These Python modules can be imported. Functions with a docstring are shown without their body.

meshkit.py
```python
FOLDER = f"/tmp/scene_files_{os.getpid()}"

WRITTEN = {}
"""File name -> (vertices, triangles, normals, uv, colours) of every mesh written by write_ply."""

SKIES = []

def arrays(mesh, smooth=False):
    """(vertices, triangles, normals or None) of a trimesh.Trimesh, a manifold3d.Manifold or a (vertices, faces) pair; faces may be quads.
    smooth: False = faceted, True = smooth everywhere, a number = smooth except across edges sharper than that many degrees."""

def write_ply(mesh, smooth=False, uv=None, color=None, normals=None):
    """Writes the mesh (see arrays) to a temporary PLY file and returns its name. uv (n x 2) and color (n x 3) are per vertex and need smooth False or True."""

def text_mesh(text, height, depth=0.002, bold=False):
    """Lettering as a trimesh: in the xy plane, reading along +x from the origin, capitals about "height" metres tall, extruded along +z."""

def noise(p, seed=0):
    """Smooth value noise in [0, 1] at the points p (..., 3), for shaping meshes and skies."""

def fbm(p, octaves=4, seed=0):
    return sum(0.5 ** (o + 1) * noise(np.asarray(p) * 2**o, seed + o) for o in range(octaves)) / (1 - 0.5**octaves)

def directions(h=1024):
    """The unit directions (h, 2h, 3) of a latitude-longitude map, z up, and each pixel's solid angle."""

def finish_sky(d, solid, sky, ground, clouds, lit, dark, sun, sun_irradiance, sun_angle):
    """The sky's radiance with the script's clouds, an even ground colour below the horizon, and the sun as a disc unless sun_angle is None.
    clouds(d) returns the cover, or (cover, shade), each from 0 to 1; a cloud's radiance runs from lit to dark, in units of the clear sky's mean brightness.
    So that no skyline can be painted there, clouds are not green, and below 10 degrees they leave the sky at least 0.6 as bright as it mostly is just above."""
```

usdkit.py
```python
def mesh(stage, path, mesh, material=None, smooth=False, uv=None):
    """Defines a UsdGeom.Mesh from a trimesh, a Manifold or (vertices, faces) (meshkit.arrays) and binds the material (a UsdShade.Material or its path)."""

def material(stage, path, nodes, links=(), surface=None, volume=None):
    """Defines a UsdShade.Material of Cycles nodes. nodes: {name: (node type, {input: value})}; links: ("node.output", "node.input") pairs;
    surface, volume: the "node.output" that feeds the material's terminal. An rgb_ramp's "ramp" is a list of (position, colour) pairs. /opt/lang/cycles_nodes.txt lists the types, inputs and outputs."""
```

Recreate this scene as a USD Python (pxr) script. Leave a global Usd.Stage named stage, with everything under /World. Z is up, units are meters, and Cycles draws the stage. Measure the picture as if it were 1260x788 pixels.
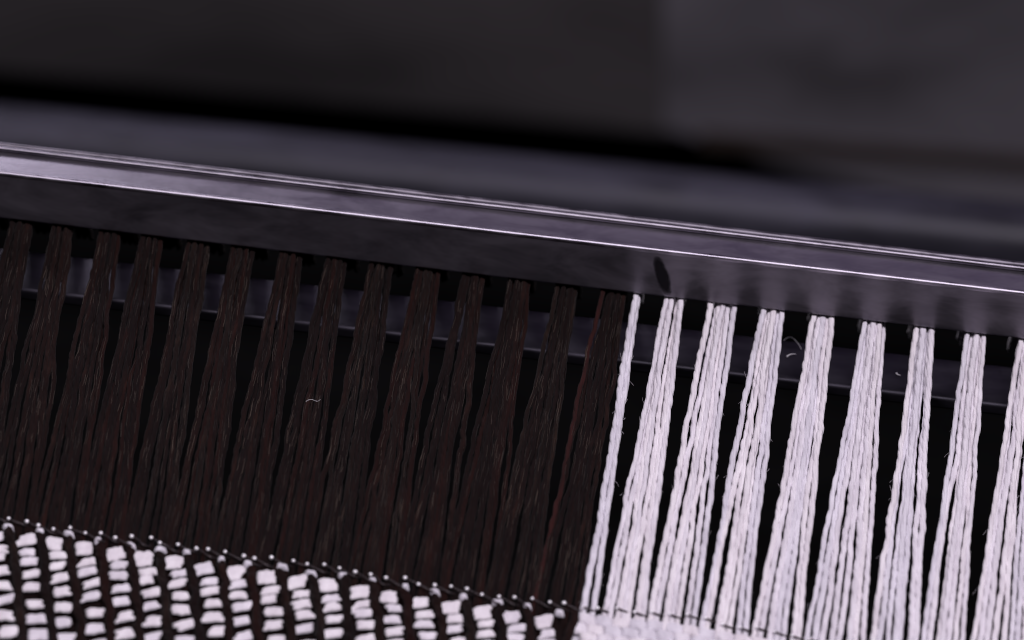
import math
import numpy as np, trimesh, usdkit, meshkit
from shapely.geometry import Polygon
from pxr import Usd, UsdGeom, UsdLux, Sdf, Gf

stage = Usd.Stage.CreateInMemory()
UsdGeom.SetStageUpAxis(stage, UsdGeom.Tokens.z)
UsdGeom.SetStageMetersPerUnit(stage, 1.0)
UsdGeom.Xform.Define(stage, '/World')
UsdGeom.Scope.Define(stage, '/World/Looks')
rng = np.random.default_rng(7)
MM = 0.001

# ------------------------------------------------------------------ camera
ELEV, YAW, ROLL, DIST = map(math.radians, (33.0, 3.0, 5.1, 0.0))
DIST = 450 * MM
PW, PH = 1260.0, 787.5
FRAME = 100 * MM                       # picture width at the focus distance
fwd = np.array([-math.sin(YAW) * math.cos(ELEV), math.cos(YAW) * math.cos(ELEV), -math.sin(ELEV)])
r0 = np.array([math.cos(YAW), math.sin(YAW), 0.0])
u0 = np.cross(r0, fwd)
right = r0 * math.cos(ROLL) + u0 * math.sin(ROLL)
up = -r0 * math.sin(ROLL) + u0 * math.cos(ROLL)
eye = -fwd * DIST

cam = UsdGeom.Camera.Define(stage, '/World/camera')
m = Gf.Matrix4d(*right, 0, *up, 0, *(-fwd), 0, *eye, 1)
cam.AddTransformOp().Set(m)
cam.CreateHorizontalApertureAttr(36.0)
cam.CreateVerticalApertureAttr(36.0 * 640 / 1024)
cam.CreateFocalLengthAttr(36.0 * DIST / FRAME)
cam.CreateFocusDistanceAttr(DIST - 0.010)
cam.CreateFStopAttr(36.0 * DIST / FRAME / 4.9)
cam.CreateClippingRangeAttr((0.02, 50.0))
cam.CreateExposureAttr(0.0)


# ------------------------------------------------------------------ lamps
def lamp(name, pos, target, w, h, intensity, color):
    L = UsdLux.RectLight.Define(stage, '/World/' + name)
    z = np.asarray(pos, float) - np.asarray(target, float)
    z /= np.linalg.norm(z)
    x = np.cross((0, 1, 0.01), z); x /= np.linalg.norm(x)
    y = np.cross(z, x)
    L.AddTransformOp().Set(Gf.Matrix4d(*x, 0, *y, 0, *z, 0, *pos, 1))
    L.CreateWidthAttr(w); L.CreateHeightAttr(h)
    L.CreateIntensityAttr(intensity); L.CreateColorAttr(Gf.Vec3f(*color))


lamp('key_lamp', (0.08, -0.19, 0.47), (0.01, -0.01, 0), 0.50, 0.16, 11.8, (1.0, 0.92, 1.02))
lamp('back_lamp', (-0.165, 0.40, 0.25), (-0.045, 0.01, 0), 0.09, 0.12, 10.0, (0.92, 0.86, 1.0))
lamp('wide_back_lamp', (0.08, 0.46, 0.31), (0.02, 0.01, 0), 0.55, 0.14, 0.62, (0.74, 0.56, 1.0))

# ------------------------------------------------------------------ helpers


def at(px, py, z=None, y=None):
    """a picture point put on the plane z = const or y = const"""
    d = fwd + right * ((px - PW / 2) / PW * FRAME / DIST) + up * ((PH / 2 - py) / PW * FRAME / DIST)
    t = (z - eye[2]) / d[2] if z is not None else (y - eye[1]) / d[1]
    return eye + d * t


used = {}


def numbered(path):
    n = used.get(path, 0)
    used[path] = n + 1
    return path if n == 0 else f'{path}_{n:03d}'


def tag(prim, label=None, cat=None, group=None, kind=None):
    for k, v in (('label', label), ('category', cat), ('group', group), ('kind', kind)):
        if v:
            prim.SetCustomDataByKey(k, v)
    return prim


def thing(name, label, cat, loc, group=None):
    x = UsdGeom.Xform.Define(stage, numbered('/World/' + name))
    x.AddTranslateOp().Set(Gf.Vec3d(*map(float, loc)))
    tag(x.GetPrim(), label, cat, group)
    return x, np.asarray(loc, float)


def obj(name, mesh, mat, parent=None, origin=None, smooth=False):
    base = '/World' if parent is None else str(parent.GetPath())
    if isinstance(mesh, trimesh.Trimesh):
        v, f = np.asarray(mesh.vertices), np.asarray(mesh.faces)
    else:
        v, f = mesh
    v = np.asarray(v, float)
    if origin is not None:
        v = v - origin
    return usdkit.mesh(stage, numbered(f'{base}/{name}'), trimesh.Trimesh(v, f, process=False) if isinstance(smooth, int) and smooth > 1 else (v, f), mat, smooth=smooth)


def catmull(P, n):
    """n points evenly along the polyline P (smoothed)"""
    P = np.asarray(P, float)
    s = np.r_[0, np.cumsum(np.linalg.norm(np.diff(P, axis=0), axis=1))]
    from scipy.interpolate import PchipInterpolator
    return PchipInterpolator(s, P)(np.linspace(0, s[-1], n))


def frames(P):
    T = np.gradient(P, axis=0)
    T /= np.linalg.norm(T, axis=1, keepdims=True)
    U = np.cross(T, np.array([0.05, 0.1, 1.0]))
    U /= np.linalg.norm(U, axis=1, keepdims=True)
    return T, U, np.cross(U, T)


def tube(P, r, sides=6, phase=0.0, cap=True):
    P = np.asarray(P, float)
    n = len(P)
    r = np.broadcast_to(np.asarray(r, float), (n,))
    T, U, W = frames(P)
    a = np.linspace(0, 2 * np.pi, sides, endpoint=False) + phase
    V = P[:, None] + r[:, None, None] * (np.cos(a)[None, :, None] * U[:, None] + np.sin(a)[None, :, None] * W[:, None])
    V = V.reshape(-1, 3)
    i = np.arange(n - 1)[:, None] * sides
    j = np.arange(sides)[None]
    k = (j + 1) % sides
    q = np.stack([i + j, i + k, i + sides + k, i + sides + j], -1).reshape(-1, 4)
    f = np.vstack([q[:, [0, 2, 1]], q[:, [0, 3, 2]]])
    if cap:
        c = [[0, t, t + 1] for t in range(1, sides - 1)]
        b = (n - 1) * sides
        f = np.vstack([f, c, [[b, b + t + 1, b + t] for t in range(1, sides - 1)]])
    return V, f


def join(parts):
    V, F, o = [], [], 0
    for v, f in parts:
        V.append(v); F.append(np.asarray(f) + o); o += len(v)
    return np.vstack(V), np.vstack(F)


def profile_bar(poly, x0, x1, nx=60, bow=None):
    """closed (y, z) outline swept along x"""
    poly = np.asarray(poly, float)
    n = len(poly)
    xs = np.linspace(x0, x1, nx)
    V = np.zeros((nx, n, 3))
    V[:, :, 0] = xs[:, None]
    V[:, :, 1:] = poly[None]
    if bow is not None:
        V[:, :, 1] += bow(xs)[0][:, None]
        V[:, :, 2] += bow(xs)[1][:, None]
    V = V.reshape(-1, 3)
    i = np.arange(nx - 1)[:, None] * n
    j = np.arange(n)[None]
    k = (j + 1) % n
    q = np.stack([i + j, i + k, i + n + k, i + n + j], -1).reshape(-1, 4)
    f = np.vstack([q[:, [0, 1, 2]], q[:, [0, 2, 3]]])
    c = trimesh.creation.triangulate_polygon(Polygon(poly), engine='earcut')
    cv = np.asarray(c[0]); cf = np.asarray(c[1])
    from scipy.spatial import cKDTree
    idx = cKDTree(poly).query(cv)[1]
    cf = idx[cf]
    f = np.vstack([f, cf[:, ::-1], cf + (nx - 1) * n])
    m = trimesh.Trimesh(V, f, process=False)
    if m.volume < 0:
        m.invert()
    return m


def rounded(y0, y1, z0, z1, r, steps=4):
    p = Polygon([(y0, z0), (y1, z0), (y1, z1), (y0, z1)]).buffer(-r).buffer(r, quad_segs=steps)
    return np.array(p.exterior.coords)[:-1]


# ------------------------------------------------------------------ materials
def yarn_mat(name, ramp, rough=0.85, sheen=0.25, scale=900.0, spec=0.25):
    """fibre yarn: streaky tone along the strand and a fibrous bump"""
    return usdkit.material(stage, '/World/Looks/' + name, {
        'g': ('geometry', {}),
        'm': ('mapping', {'scale': (1.0, 0.22, 1.0)}),
        'n': ('noise_texture', {'scale': scale, 'detail': 4.0, 'roughness': 0.6}),
        'r': ('rgb_ramp', {'ramp': ramp}),
        'n2': ('noise_texture', {'scale': 5200.0, 'detail': 3.0}),
        'b': ('bump', {'strength': 0.55, 'distance': 0.00012}),
        'p': ('principled_bsdf', {'roughness': rough, 'sheen_weight': sheen, 'sheen_roughness': 0.5, 'specular_ior_level': spec}),
    }, [('g.position', 'm.vector'), ('m.vector', 'n.vector'), ('m.vector', 'n2.vector'), ('n.fac', 'r.fac'),
        ('r.color', 'p.base_color'), ('n2.fac', 'b.height'), ('b.normal', 'p.normal')], surface='p.BSDF')


def metal_mat(name, dark, light, rough0, rough1, metallic=1.0, stretch=(25.0, 400.0, 400.0), bump=0.05, smudge=60.0, spec=0.5):
    """brushed metal: fine drawn grain along x, greasy smudges in the gloss"""
    return usdkit.material(stage, '/World/Looks/' + name, {
        'g': ('geometry', {}),
        'm': ('mapping', {'scale': stretch}),
        'n': ('noise_texture', {'scale': 12.0, 'detail': 5.0, 'roughness': 0.65}),
        'm2': ('mapping', {'scale': (0.6, 1.6, 1.6)}),
        's': ('noise_texture', {'scale': smudge, 'detail': 6.0, 'roughness': 0.62, 'distortion': 0.6}),
        'c': ('rgb_ramp', {'ramp': [(0.32, dark), (0.68, light)]}),
        'rr': ('rgb_ramp', {'ramp': [(0.3, (rough0,) * 3), (0.7, (rough1,) * 3)]}),
        'b': ('bump', {'strength': bump, 'distance': 0.00005}),
        'p': ('principled_bsdf', {'metallic': metallic, 'specular_ior_level': spec}),
    }, [('g.position', 'm.vector'), ('m.vector', 'n.vector'), ('g.position', 'm2.vector'), ('m2.vector', 's.vector'),
        ('s.fac', 'c.fac'), ('c.color', 'p.base_color'), ('s.fac', 'rr.fac'), ('rr.color', 'p.roughness'),
        ('n.fac', 'b.height'), ('b.normal', 'p.normal')], surface='p.BSDF')


WHITE = [yarn_mat('white_yarn_a', [(0.3, (0.60, 0.56, 0.61)), (0.7, (0.80, 0.76, 0.81))]),
         yarn_mat('white_yarn_b', [(0.3, (0.56, 0.53, 0.59)), (0.7, (0.76, 0.73, 0.79))]),
         yarn_mat('white_yarn_c', [(0.3, (0.64, 0.59, 0.63)), (0.7, (0.83, 0.79, 0.82))])]
BROWN = [yarn_mat('brown_yarn_a', [(0.25, (0.0053, 0.0020, 0.0017)), (0.55, (0.0098, 0.0039, 0.0032)), (0.80, (0.0223, 0.0094, 0.0068))], sheen=0.02, spec=0.08),
         yarn_mat('brown_yarn_b', [(0.25, (0.0040, 0.0017, 0.0016)), (0.60, (0.0072, 0.0032, 0.0029)), (0.85, (0.0170, 0.0076, 0.0059))], sheen=0.02, spec=0.08),
         yarn_mat('brown_yarn_c', [(0.25, (0.0072, 0.0021, 0.0017)), (0.60, (0.0124, 0.0038, 0.0030)), (0.85, (0.0262, 0.0090, 0.0059))], sheen=0.02, spec=0.08),
         yarn_mat('brown_yarn_d', [(0.25, (0.0046, 0.0024, 0.0020)), (0.55, (0.0092, 0.0045, 0.0036)), (0.85, (0.0295, 0.0153, 0.0102))], sheen=0.03, spec=0.08)]
TAN = yarn_mat('tan_fibre', [(0.40, (0.012, 0.008, 0.006)), (0.72, (0.085, 0.060, 0.044))], scale=420.0, sheen=0.05)
RED = yarn_mat('red_brown_yarn', [(0.25, (0.014, 0.005, 0.0045)), (0.7, (0.034, 0.0095, 0.0085))], sheen=0.02, spec=0.08)
BAR = metal_mat('dark_steel', (0.080, 0.073, 0.088), (0.180, 0.165, 0.196), 0.22, 0.42, metallic=0.72, smudge=210.0, bump=0.10)
LIP = metal_mat('worn_steel', (0.20, 0.185, 0.22), (0.46, 0.43, 0.49), 0.28, 0.52, smudge=350.0)
LIP2 = metal_mat('dull_lip_steel', (0.05, 0.046, 0.055), (0.26, 0.24, 0.28), 0.35, 0.6, smudge=500.0)
RIDGE = metal_mat('ridge_steel', (0.09, 0.083, 0.10), (0.36, 0.335, 0.385), 0.24, 0.5, smudge=260.0)
RAIL = metal_mat('dull_steel', (0.014, 0.013, 0.018), (0.056, 0.051, 0.068), 0.38, 0.6, metallic=0.75, smudge=180.0)
BEAM = metal_mat('blue_grey_steel', (0.022, 0.021, 0.030), (0.072, 0.069, 0.096), 0.45, 0.65, metallic=0.35, smudge=70.0)
PANEL = metal_mat('charcoal_paint', (0.075, 0.070, 0.073), (0.19, 0.175, 0.183), 0.5, 0.7, metallic=0.0, smudge=6.0)
PLATE = metal_mat('grey_paint', (0.095, 0.090, 0.096), (0.37, 0.35, 0.40), 0.5, 0.65, metallic=0.0, smudge=9.0)
RUST = metal_mat('brown_edge', (0.075, 0.056, 0.047), (0.10, 0.075, 0.064), 0.6, 0.8, metallic=0.0)
FLOOR = metal_mat('black_floor', (0.004, 0.004, 0.004), (0.007, 0.007, 0.007), 0.9, 1.0, metallic=0.0, spec=0.0)
RUBBER = metal_mat('dark_rubber', (0.045, 0.043, 0.047), (0.075, 0.070, 0.077), 0.7, 0.9, metallic=0.0, smudge=8.0)
BLACK = metal_mat('black_mark', (0.003, 0.003, 0.004), (0.006, 0.006, 0.008), 0.7, 0.9, metallic=0.0, spec=0.1)
WIRE = usdkit.material(stage, '/World/Looks/gloss_wire', {'p': ('principled_bsdf', {'base_color': (0.05, 0.04, 0.042), 'metallic': 0.5, 'roughness': 0.35})}, surface='p.BSDF')
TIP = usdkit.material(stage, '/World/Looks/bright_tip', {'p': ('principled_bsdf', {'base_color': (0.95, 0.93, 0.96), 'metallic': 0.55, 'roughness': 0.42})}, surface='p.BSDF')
LINT = usdkit.material(stage, '/World/Looks/lint', {'p': ('principled_bsdf', {'base_color': (0.72, 0.70, 0.74), 'roughness': 0.6, 'sheen_weight': 0.3})}, surface='p.BSDF')

# ------------------------------------------------------------------ setting and the machine behind
fl = trimesh.creation.box((0.8, 0.56, 0.01)); fl.apply_translation((0, -0.02, -0.165))
tag(obj('tray_floor', fl, FLOOR).GetPrim(), 'black floor of the machine below the threads', kind='structure')


def slab(pts, y, depth, r=0.004):
    """a thick plate whose front outline lies on the plane y"""
    P = np.array([at(a, b, y=y)[[0, 2]] for a, b in pts])
    p = Polygon(P).buffer(-r).buffer(r, quad_segs=3)
    g = trimesh.creation.extrude_polygon(p, depth, engine='earcut')
    g.apply_transform(np.array([[1, 0, 0, 0], [0, 0, -1, 0], [0, 1, 0, 0], [0, 0, 0, 1.0]]))
    g.apply_translation((0, y + depth, 0))
    if g.volume < 0:
        g.invert()
    return g


Yp = 0.70
bk = trimesh.creation.box((3.0, 0.01, 3.0)); bk.apply_translation((0, 1.0, -0.5))
tag(obj('backdrop', bk, RUBBER).GetPrim(), 'dark back of the machine seen through the long gap', kind='structure')
pan, _ = thing('back_panel', 'dark charcoal sheet panel out of focus above the long gap', 'panel', (0, Yp, 0))
o = np.array((0, Yp, 0))
obj('sheet', slab([(-500, -600), (1900, -600), (1900, 268), (-500, 38)], Yp, 0.008), PANEL, pan, o, smooth=30)
Yq = Yp - 0.0016
pl, _ = thing('side_plate', 'lighter grey worn plate with brown strip near its foot, upper right background', 'plate', (0, Yq, 0))
o = np.array((0, Yq, 0))


obj('sheet', slab([(815, -700), (1900, -700), (1900, 340), (1250, 282), (1080, 232), (940, 194), (815, 158)], Yq, 0.0012, 0.0004), PLATE, pl, o, smooth=30)
obj('brown_strip', slab([(862, 165), (1900, 246), (1900, 262), (862, 180)], Yq - 0.0022, 0.002, 0.0008), RUST, pl, o, smooth=30)

Yb = 0.21
A, B = at(0, 161, y=Yb), at(1260, 284, y=Yb)
bm, _ = thing('rear_beam', 'blurred blue-grey metal beam directly behind the bright edged bar', 'beam', (0, Yb, 0))
sl = (B[2] - A[2]) / (B[0] - A[0])
zz = lambda x: A[2] + sl * (x - A[0])
poly = rounded(Yb, Yb + 0.0115, -0.012, 0.0, 0.0045)
obj('beam', profile_bar(poly, -0.35, 0.35, 80, bow=lambda xs: (0 * xs, zz(xs))), BEAM, bm, np.array((0, Yb, 0)), smooth=35)

# ------------------------------------------------------------------ lower rail under the threads
Zr = -0.005
yr = at(630, 344 + 83, z=Zr)[1]
rail, ro = thing('lower_rail', 'dull dark metal rail with pale front edge, seen behind the threads', 'rail', (0, yr, Zr))
poly = rounded(yr, yr + 0.0072, Zr - 0.0014, Zr, 0.0004)
obj('rail', profile_bar(poly, -0.13, 0.13, 60), RAIL, rail, ro, smooth=35)

# ------------------------------------------------------------------ the metal bar
Zb = 0.0004
Yf = at(630, 344, z=Zb)[1]
FH = 0.00545
LD = 0.0047
Zt = Zb + FH
bar, bo = thing('steel_bar', 'long dark steel bar with polished edges pressing across the threads', 'bar', (0, Yf, Zb))


def wav(xs, a=0.00006, s=0):
    p = np.stack([xs * 30, 0 * xs + s, 0 * xs], -1)
    return (meshkit.fbm(p, 3, s) - 0.5) * a


poly = rounded(Yf, Yf + LD, Zb, Zt, 0.00034, 6)
obj('body', profile_bar(poly, -0.14, 0.14, 140, bow=lambda xs: (wav(xs), wav(xs, s=3))), BAR, bar, bo, smooth=50)
poly = rounded(Yf - 0.00003, Yf + 0.00060, Zt - 0.00060, Zt + 0.00003, 0.00029, 8)
obj('polished_edge', profile_bar(poly, -0.14, 0.14, 140, bow=lambda xs: (wav(xs), wav(xs, s=3))), LIP, bar, bo, smooth=60)
poly = rounded(Yf + LD - 0.0010, Yf + LD - 0.00045, Zt + 0.00003, Zt + 0.00055, 0.00025, 6)
obj('front_ridge', profile_bar(poly, -0.14, 0.14, 160, bow=lambda xs: (wav(xs, 0.0001, 5), wav(xs, 0.0001, 6))), RIDGE, bar, bo, smooth=50)
poly = rounded(Yf + LD - 0.00035, Yf + LD + 0.00035, Zt - 0.004, Zt + 0.00055, 0.00030, 5)
obj('back_ridge', profile_bar(poly, -0.14, 0.14, 160, bow=lambda xs: (wav(xs, 0.0001, 7), wav(xs, 0.00022, 8))), LIP2, bar, bo, smooth=50)
c = at(815, 339, y=Yf)
e = at(824, 366, y=Yf) - c
ang = math.atan2(e[0], -e[2])
SMUDGE = usdkit.material(stage, '/World/Looks/black_smudge', {
    'g': ('geometry', {}),
    'm1': ('mapping', {'location': tuple(-c)}),
    'm2': ('mapping', {'rotation': (0.0, ang, 0.0)}),
    'm3': ('mapping', {'scale': (1 / 0.00074, 1.0, 1 / 0.0027)}),
    'gr': ('gradient_texture', {'gradient_type': 'spherical'}),
    'n': ('noise_texture', {'scale': 1600.0, 'detail': 3.0}),
    'ad': ('math', {'math_type': 'multiply_add', 'value2': 0.35, 'value3': 0.0}),
    'su': ('math', {'math_type': 'add'}),
    'r': ('rgb_ramp', {'ramp': [(0.22, (0, 0, 0)), (0.62, (1, 1, 1))]}),
    't': ('transparent_bsdf', {'color': (1, 1, 1)}),
    'p': ('principled_bsdf', {'base_color': (0.006, 0.005, 0.007), 'roughness': 0.8, 'specular_ior_level': 0.1}),
    'x': ('mix_closure', {}),
}, [('g.position', 'm1.vector'), ('m1.vector', 'm2.vector'), ('m2.vector', 'm3.vector'), ('m3.vector', 'gr.vector'),
    ('g.position', 'n.vector'), ('n.fac', 'ad.value1'), ('gr.fac', 'su.value1'), ('ad.value', 'su.value2'), ('su.value', 'r.fac'),
    ('r.color', 'x.fac'), ('t.BSDF', 'x.closure1'), ('p.BSDF', 'x.closure2')], surface='x.closure')
pm = Polygon([(c[0] + x * math.cos(ang) * 0.00085 + z * math.sin(ang) * 0.0023, c[2] + x * math.sin(ang) * 0.00085 - z * math.cos(ang) * 0.0023)
              for x, z in [(math.cos(t), math.sin(t)) for t in np.linspace(0, 6.283, 33)[:-1]]])
mk = trimesh.creation.extrude_polygon(pm, 0.00003, engine='earcut')
mk.apply_transform(np.array([[1, 0, 0, 0], [0, 0, -1, 0], [0, 1, 0, 0], [0, 0, 0, 1.0]]))
mk.apply_translation((0, Yf - 0.00001, 0))
if mk.volume < 0:
    mk.invert()
tag(obj('dark_mark', mk, SMUDGE, bar, bo).GetPrim(), 'short slanted black smudge on the front face')

# ------------------------------------------------------------------ warp threads
barline = lambda x: 268 + 0.1206 * x
GL = [(-9, 634), (10.7, 638), (33, 641.7), (47.3, 646.4), (65.7, 651), (86.4, 649.4), (105, 655.8), (124, 656), (141.8, 661.6), (162, 660), (186, 661.6),
      (196.6, 668), (219, 670), (241.7, 675), (256, 675.7), (277, 679), (300, 684), (313, 687), (334, 686), (361, 690), (378, 694), (399, 694.7),
      (417.7, 699), (437, 703.7), (456, 706.8), (475, 711), (498.5, 711), (515, 719), (535, 720), (555, 721.5), (574.5, 724.5), (593, 731.5),
      (614, 734), (633, 735), (655, 736.6), (676.7, 741), (694, 742)]
GW = [(718, 746.7), (735.5, 748), (759, 748), (781, 753), (802, 753), (824, 755.5), (845.5, 756), (868, 760.4), (889, 768), (911, 772), (931, 772), (953, 777),
      (975, 782), (996, 786), (1017, 790), (1038, 794), (1060, 797), (1082, 800), (1103, 804), (1125, 807)]
gx = np.array([p[0] for p in GL + GW]); gy = np.array([p[1] for p in GL + GW])
fx = np.linspace(-150, 1400, 400)
fy = np.where(fx < 1125, np.interp(fx, gx, gy), 807 + (fx - 1125) * 0.155)
fy = np.where(fx < -9, 634 + (fx + 9) * 0.15, fy)
k = np.ones(25) / 25
fys = np.convolve(np.pad(fy, 12, mode='edge'), k, mode='valid')
fell = lambda x: float(np.interp(x, fx, fys))


def noise1(n, cells, seed):
    c = np.random.default_rng(seed).standard_normal(cells + 3)
    t = np.linspace(0, cells, n)
    from scipy.interpolate import CubicSpline
    return CubicSpline(np.arange(cells + 3), c)(t)


def yarn_path(tx, bx, ztop, r, seed, wob):
    """centre line: out of the cloth edge, up under the bar and down behind it"""
    b = at(bx, fell(bx) + 5, z=0.0)
    t = at(tx, barline(tx) - 1, z=0.0)
    dirn = (t - b) / np.linalg.norm(t - b)
    n = 190
    main = b[None] + (t - b)[None] * np.linspace(0, 1, 24)[:, None]
    s = np.linspace(0, 1, 24)
    main[:, 2] += ztop * np.clip((s - 0.1) / 0.75, 0, 1) ** 1.3
    pre = np.array([b - dirn * 0.0022 + [0, 0, -0.0008], b - dirn * 0.001 + [0, 0, -0.0002]])
    back = np.array([t + [0, 0.0028, ztop], t + [0, 0.0055, ztop - 0.0016], t + [0, 0.013, ztop - 0.009]])
    P = catmull(np.vstack([pre, main, back]), n)
    env = np.sin(np.pi * np.clip(np.linspace(0, 1.18, n), 0, 1)) ** 0.6
    P[:, 0] += env * wob * (noise1(n, 6, seed) * 0.6 + noise1(n, 22, seed + 1) * 0.35 + noise1(n, 60, seed + 4) * 0.14)
    P[:, 2] += env * wob * (noise1(n, 6, seed + 2) * 0.5 + noise1(n, 24, seed + 3) * 0.3)
    return P


def two_ply(P, r, seed, sides=6):
    n = len(P)
    g = np.random.default_rng(seed)
    s = np.r_[0, np.cumsum(np.linalg.norm(np.diff(P, axis=0), axis=1))]
    ph = s / (0.0058 + 0.002 * g.random()) * 2 * np.pi + g.random() * 6.28 + 0.7 * noise1(n, 12, seed + 9)
    T, U, W = frames(P)
    out = []
    for q in (0, 2.2, 4.2):
        off = (np.cos(ph + q)[:, None] * U + np.sin(ph + q)[:, None] * W) * r * 0.31
        rr = r * (0.71 + 0.06 * noise1(n, 70, seed + 20 + int(q)) + 0.04 * noise1(n, 18, seed + 30 + int(q)))
        out.append(tube(P + off, np.clip(rr, r * 0.42, r * 0.8), sides))
    return join(out)


def fuzz(paths, r, count, seed, length=0.0015, rad=0.000009, lie=False):
    g = np.random.default_rng(seed)
    out = []
    for _ in range(count):
        P = paths[g.integers(len(paths))]
        i = g.integers(8, len(P) - (48 if lie else 75))
        p = P[i]; T = P[i + 1] - P[i]; T = T / np.linalg.norm(T)
        a = g.uniform(0.1, np.pi - 0.1) if g.random() < 0.8 else g.uniform(0, 6.28)
        d = np.array([math.cos(a), 0.0, math.sin(a)])
        L = length * g.uniform(0.4, 1.3)
        sgn = g.choice([-1, 1])
        if lie:
            d = np.array([g.normal(0, 0.5), -0.5, 1.0]); d /= np.linalg.norm(d)
            q = [P[min(i + 2 * w, len(P) - 1)] for w in range(4)]
            c = np.array([q[w] + d * r * (1.02, 1.14, 1.18, 1.04)[w] + np.array([g.normal(0, 0.000015), 0, 0]) for w in range(4)])
            out.append(tube(c, 0.000022 * g.uniform(0.6, 1.3), 3, cap=False))
            continue
        c = np.array([p + d * r * 0.8, p + d * (r * 1.1 + L * 0.10) + sgn * T * L * 0.3, p + d * (r * 1.1 + L * 0.22) + sgn * T * L * 0.62])
        out.append(tube(catmull(c, 5), rad, 3, cap=False))
    return join(out)


def bundle(name, label, cat, group, top, tw, b0, b1, n, mats, r, seed, wob=0.00014, hair=60, hairmat=None, clump=2.4, lie=False):
    """one dent's worth of threads: spread along the cloth edge, gathered under the bar"""
    c = at((b0 + b1) / 2, fell((b0 + b1) / 2), z=0.0)
    t, o = thing(name, label, cat, c, group)
    g = np.random.default_rng(seed)
    paths = []
    cols = min(n, 3)
    order = np.arange(n)
    for i in range(n):
        bx = b0 + (b1 - b0) * (i + 0.5) / n
        if n >= 4:
            third = min(int(3 * (i + 0.5) / n), 2)
            bx += clump * ((third + 0.5) / 3 - (i + 0.5) / n) * 3 + g.normal(0, 1.7 if lie else 0.3)
        col = i * cols // n
        lay = i - (col * n + cols - 1) // cols
        tx = top + (((i + 0.5) / n) - 0.5) * tw + g.normal(0, 1.0)
        ztop = (-2.0 * r * ((i * 2) % 3) * 0.5) * (1 if n > 2 else 0.3)
        P = yarn_path(tx, bx, ztop, r, seed * 100 + i * 7, wob)
        paths.append(P)
        rr = r * g.uniform(0.84, 1.14)
        obj('yarn', two_ply(P, rr, seed * 100 + i * 7 + 50), mats[g.integers(len(mats))], t, o, smooth=True)
    if hair:
        tag(obj('fuzz', fuzz(paths, r, hair, seed, lie=lie), hairmat or mats[0], t, o, smooth=True).GetPrim(), kind='stuff')
    return t


ORD = ['first', 'second', 'third', 'fourth', 'fifth', 'sixth', 'seventh', 'eighth', 'ninth', 'tenth', 'eleventh', 'twelfth', 'thirteenth', 'fourteenth', 'fifteenth']
RW = 0.00037
WB = [(785, 10, 712, 736, 2), (829, 27, 741, 794, 6), (890, 33, 797, 857, 6), (951, 31, 860, 921, 6), (1012.5, 28, 924, 987, 6), (1076, 31, 988, 1065, 7),
      (1138, 27, 1068, 1128, 6), (1202, 28, 1130, 1184, 6), (1266, 30, 1188, 1262, 7), (1329, 30, 1264, 1330, 6)]
for i, (tx, tw, b0, b1, n) in enumerate(WB):
    tw = tw - 5 if i else tw - 4
    b0, b1 = (b0 - 2, b1 + 2) if i else (b0, b1)
    n = n if n == 2 else n + 1
    if i == 0:
        lab = 'narrow single white thread pair bordering the dark brown threads'
    elif i == len(WB) - 2:
        lab = 'white thread bundle cut by the right edge of the picture'
    elif i == len(WB) - 1:
        continue
    else:
        lab = f'white thread bundle, {ORD[i - 1]} full one to the right of the narrow white pair'
    bundle('white_warp_bundle', lab, 'thread bundle', 'white warp threads gathered under the bar', tx, tw, b0, b1, n, WHITE, 0.000285 if i else 0.00033, 11 + i, hair=60, clump=4.6)

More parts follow.
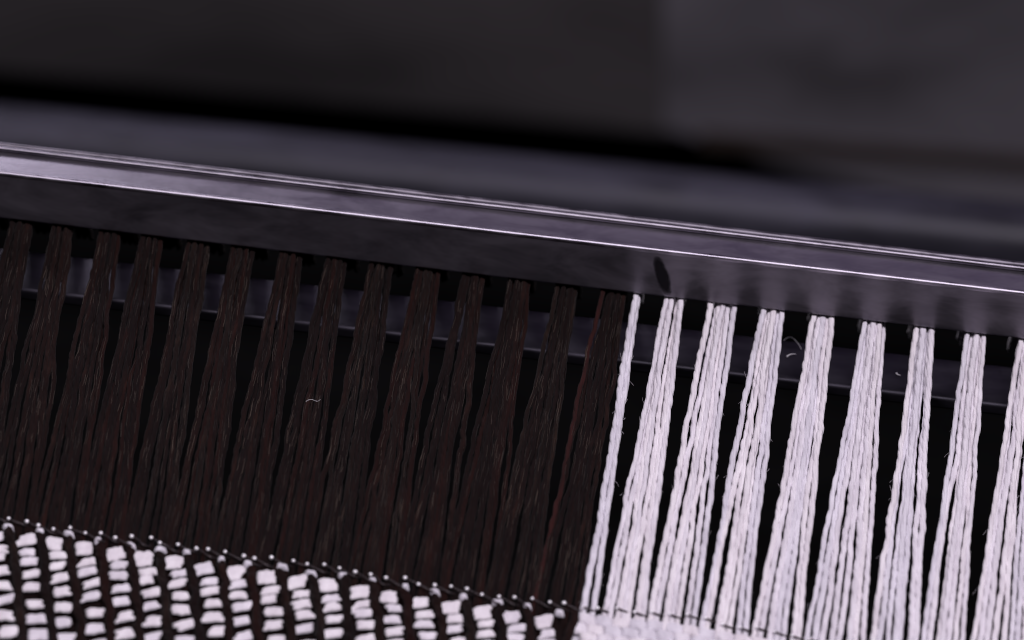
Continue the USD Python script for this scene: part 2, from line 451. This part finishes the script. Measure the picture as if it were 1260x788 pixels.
TB = [-28, 28, 78, 136, 188, 243, 298, 356, 414, 470, 526, 583, 640, 698, 756]
EDGE = np.linspace(-128, 711, len(TB) + 1)
for i, tx in enumerate(TB):
    k = len(TB) - 1 - i
    lab = 'dark brown thread bundle touching the white threads, with a reddish strand' if k == 0 else f'dark brown thread bundle, {ORD[k]} one counting left from the white threads'
    mats = [BROWN[j] for j in ((0, 1, 1, 2), (0, 1, 1, 3), (0, 2, 1, 3), (0, 2, 1, 1))[i % 4]] if i > 2 else [BROWN[1], BROWN[1], BROWN[0]]
    if k == 0:
        mats = [BROWN[0], BROWN[1], RED]
    bundle('brown_warp_bundle', lab, 'thread bundle', 'dark brown warp threads gathered under the bar', tx, 24, EDGE[i] - 3, EDGE[i + 1] + (3 if k else 0), 9, mats, 0.00027, 41 + i, wob=0.00017, hair=130, hairmat=TAN, clump=0.8, lie=True)

# ------------------------------------------------------------------ woven cloth
c0 = at(400, 760, z=0.0)
cloth, co = thing('woven_cloth', 'woven cloth with black and white block weave beside plain white weave', 'cloth', c0)


def sheet(pts, z, th=0.0004):
    P = np.array([at(a, b, z=z)[:2] for a, b in pts])
    g = trimesh.creation.extrude_polygon(Polygon(P), th, engine='earcut')
    g.apply_translation((0, 0, z - th))
    return g


xs = np.linspace(-90, 706, 60)
obj('brown_ground', sheet([(x, fell(x) + 9) for x in xs] + [(672, 960), (-90, 960)], -0.00055), BROWN[1], cloth, co)
xs = np.linspace(708, 1360, 50)
obj('white_ground', sheet([(x, fell(x) + 15) for x in xs] + [(1360, 1010), (674, 960)], -0.00055), WHITE[1], cloth, co)


def pillow(cx, cy, w, h, lean, skew, z, th, seed, strands=2, nu=15, nv=12, taper=0.0, ragged=0.0):
    """a weft float: a few strands side by side bulging over the threads below (w, h in picture units)"""
    g = np.random.default_rng(seed)
    C = at(cx, cy, z=z)
    ex = at(cx + 1, cy + lean, z=z) - C
    ey = at(cx + skew, cy + 1, z=z) - C
    u = np.linspace(-1, 1, nu); v = np.linspace(-1, 1, nv)
    Ug, Vg = np.meshgrid(u, v, indexing='ij')
    sq = (1 - 0.12 * np.abs(Ug) ** 4)
    n1 = meshkit.noise(np.stack([Ug * 1.3 + seed * 3.1, Vg * 1.3, 0 * Ug], -1), seed) - 0.5
    n2 = meshkit.noise(np.stack([Ug * 2.2, Vg * 3.5 + seed * 1.7, 0 * Ug + 4], -1), seed + 5) - 0.5
    xx = Ug * w / 2 * (1 + 0.20 * n1 + taper * Vg)
    yy = Vg * h / 2 * sq * (1 + 0.25 * n2) + n1 * h * 0.12
    prof = np.clip(1 - np.abs(Ug) ** 3.6, 0, 1) ** 0.55 * np.clip(1 - np.abs(Vg) ** 2.8, 0, 1) ** 0.55
    groove = 0.70 + 0.30 * np.abs(np.sin((Vg * strands / 2 + 0.5 * (strands % 2) + 0.25 * n1) * np.pi)) ** 0.6
    if ragged:
        e = g.normal(0, ragged, (2, strands))
        si = np.clip(((Vg + 1) / 2 * strands).astype(int), 0, strands - 1)
        xx = xx * (1 + np.where(Ug > 0, e[0][si], e[1][si]) * np.abs(Ug) ** 2)
    zt = th * prof * groove * (1 + 0.3 * n2)
    top = C + xx[..., None] * ex + yy[..., None] * ey + np.array([0, 0, 1.0]) * zt[..., None]
    bot = C + xx[..., None] * ex + yy[..., None] * ey - np.array([0, 0, 1.0]) * (0.35 * th * prof)[..., None]
    i = np.arange(nu - 1)[:, None] * nv; j = np.arange(nv - 1)[None]
    q = np.stack([i + j, i + nv + j, i + nv + j + 1, i + j + 1], -1).reshape(-1, 4)
    ft = np.vstack([q[:, [0, 1, 2]], q[:, [0, 2, 3]]])
    V = np.vstack([top.reshape(-1, 3), bot.reshape(-1, 3)])
    m = trimesh.Trimesh(V, np.vstack([ft, ft[:, ::-1] + nu * nv]), process=False)
    m.merge_vertices(digits_vertex=9)
    if m.volume < 0:
        m.invert()
    return m


ROWS = [0, 16.5, 28.5, 43, 60, 79, 98.5, 118, 138, 158]
RX = [0, 2.5, 4.2, 6, 8, 10, 12.3, 14.5, 17, 19.5]
COLS = [(-43, 655)] + [(-6, 660), (31.7, 664), (66.7, 668), (105, 675), (141.7, 680.7), (177.7, 686.7), (215, 690.7), (254, 699.5), (290, 704), (329, 709.5), (366.7, 715), (403.5, 720),
        (441.8, 727), (479.5, 734), (518.7, 740.5), (556.4, 746), (594.7, 752), (631, 757.5), (671, 764.5)]
sd = 1
for ci, (cx, cy) in enumerate(COLS):
    # brown warp rib to the right of the column
    pts = [(cx + 19 - 2, cy - 16)] + [(cx + 19 + RX[j], cy + ROWS[j] + 3) for j in range(len(ROWS))] + [(cx + 42, cy + 180)]
    if ci < len(COLS) - 1:
        P = catmull([at(a, b, z=-0.00005) for a, b in pts], 90)
        P[0, 2] -= 0.0006; P[1, 2] -= 0.0004
        P[:, 0] += 0.0001 * noise1(90, 16, 900 + ci)
        P[:, 2] += 0.00008 * noise1(90, 20, 940 + ci)
        obj('brown_rib', two_ply(P, 0.00046, 970 + ci), BROWN[(0, 3, 1, 0, 2)[ci % 5]], cloth, co, smooth=True)
    for j in range(len(ROWS)):
        if cy + ROWS[j] > 815:
            break
        sd += 1
        g = np.random.default_rng(sd)
        big = j == 0
        w = (22.5 if big else 21.5 + 0.40 * j) * g.uniform(0.9, 1.1)
        h = ((17 if g.random() < 0.6 else 13) if big else 8.5 + 0.60 * j) * g.uniform(0.9, 1.10)
        if ci == len(COLS) - 1:
            w *= 0.95
        obj('white_float', pillow(cx + RX[j] + g.normal(0, 1.0) + (1.3 if j % 2 else -1.3), cy + ROWS[j] + g.normal(0, 0.6) + (1 if big else 0), w, h, -0.10 + g.normal(0, 0.08), -0.10 + g.normal(0, 0.16), -0.0001, 0.00029, sd, strands=2 if g.random() < 0.6 else 3, taper=g.normal(0, 0.10), ragged=0.12),
            WHITE[(0, 2, 2)[g.integers(3)]], cloth, co, smooth=True)
    g = np.random.default_rng(sd + 5000)
    obj('white_float_end', pillow(cx + 17 + g.normal(0, 1.5), cy - 9 + g.normal(0, 1), 12 * g.uniform(0.7, 1.25), 5.5, 0.05 + g.normal(0, 0.12), 0.1, 0.00005, 0.0005, sd + 300, strands=1, nu=9, nv=6), WHITE[1], cloth, co, smooth=True)
# plain white weave
for j in range(10):
    off = 10.6 if j % 2 else 0
    for ci in range(17):
        x = 722 + ci * 21.2 - off + j * 0.6
        y = fell(x) + 18 + j * 11.5
        if x < 717 - j * 6 or y > 806 or x > 1050:
            continue
        sd += 1
        g = np.random.default_rng(sd + 9000)
        obj('white_cell', pillow(x + g.normal(0, 0.7), y, 22.3, 12.6, 0.135 + g.normal(0, 0.05), 0.0, -0.0002, 0.00044 * g.uniform(0.85, 1.15), sd + 700, strands=2, nu=13, nv=9), WHITE[g.integers(3)], cloth, co, smooth=True)
# dark bound edge between the two weaves
P = catmull([at(a, b, z=0.0001) for a, b in ((705, 750), (706, 764), (700, 780), (694, 800), (686, 850))], 60)
obj('edge_thread', two_ply(P, 0.00042, 8800), BROWN[0], cloth, co, smooth=True)

# ------------------------------------------------------------------ glossy wire weft laid at the cloth edge
w0 = at(400, fell(400), z=0.0008)
wire, wo = thing('weft_wire', 'fine glossy dark wire laid over the cloth edge with a bright tip at every crossing', 'wire', w0)
for i, (px, py) in enumerate(GL + GW):
    white = px > 706
    g = np.random.default_rng(300 + i)
    z0 = 0.00062 if not white else 0.00048
    S = at(px, py, z=z0)
    if not white:
        e1 = at(px + 8, py + 4, z=z0 - 0.00006); e2 = at(px + 17 + g.normal(0, 2), py + 9 + g.normal(0, 1), z=z0 - 0.0002); e3 = at(px + 27, py + 11, z=z0 - 0.0007)
    else:
        e1 = at(px + 7, py + 3, z=z0 - 0.0001); e2 = at(px + 13, py + 5.5, z=z0 - 0.0003); e3 = at(px + 23, py + 4, z=z0 - 0.0006)
    lp = obj('wire_loop', tube(catmull([S, e1, e2, e3], 14), 0.00007 if not white else 0.0001, 6), WIRE, wire, wo, smooth=True)
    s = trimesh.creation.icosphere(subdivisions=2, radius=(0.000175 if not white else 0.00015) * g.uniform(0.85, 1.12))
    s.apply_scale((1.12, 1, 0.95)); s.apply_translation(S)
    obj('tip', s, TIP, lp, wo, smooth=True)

# ------------------------------------------------------------------ stray lint
def lint(pts, z, label, rad=0.00005):
    P = [at(a, b, z=z) + np.array([0, 0, dz]) for a, b, dz in pts]
    o = P[0]
    p = obj('lint_fibre', tube(catmull(P, 16), np.linspace(rad, rad * 0.4, 16), 5), LINT, None, None, smooth=True).GetPrim()
    tag(p, label, 'lint')


lint([(964, 421, 0.0002), (972, 421, 0.0006), (980, 425, 0.0004), (986, 431, 0.0001)], Zr, 'curved white lint fibre on the lower rail between white bundles', 0.00007)
lint([(968, 440, 0.0001), (973, 438, 0.0002), (979, 437, 0.0001)], Zr, 'short white lint speck below the curved fibre on the rail', 0.00009)
lint([(1103, 460, 0.0001), (1105, 463, 0.0002), (1108, 463, 0.0001)], Zr, 'tiny white lint dot on the rail, far right', 0.00009)
lint([(376, 499, 0.00045), (383, 498, 0.0006), (389, 499, 0.0005), (394, 496, 0.00045)], 0.0, 'thin pale lint fibre caught on the brown threads', 0.000022)
lint([(443, 376, 0.0001), (447, 371, 0.0003), (454, 369, 0.0001)], Zr, 'small pale scratch-like lint on the rail between brown bundles', 0.00006)
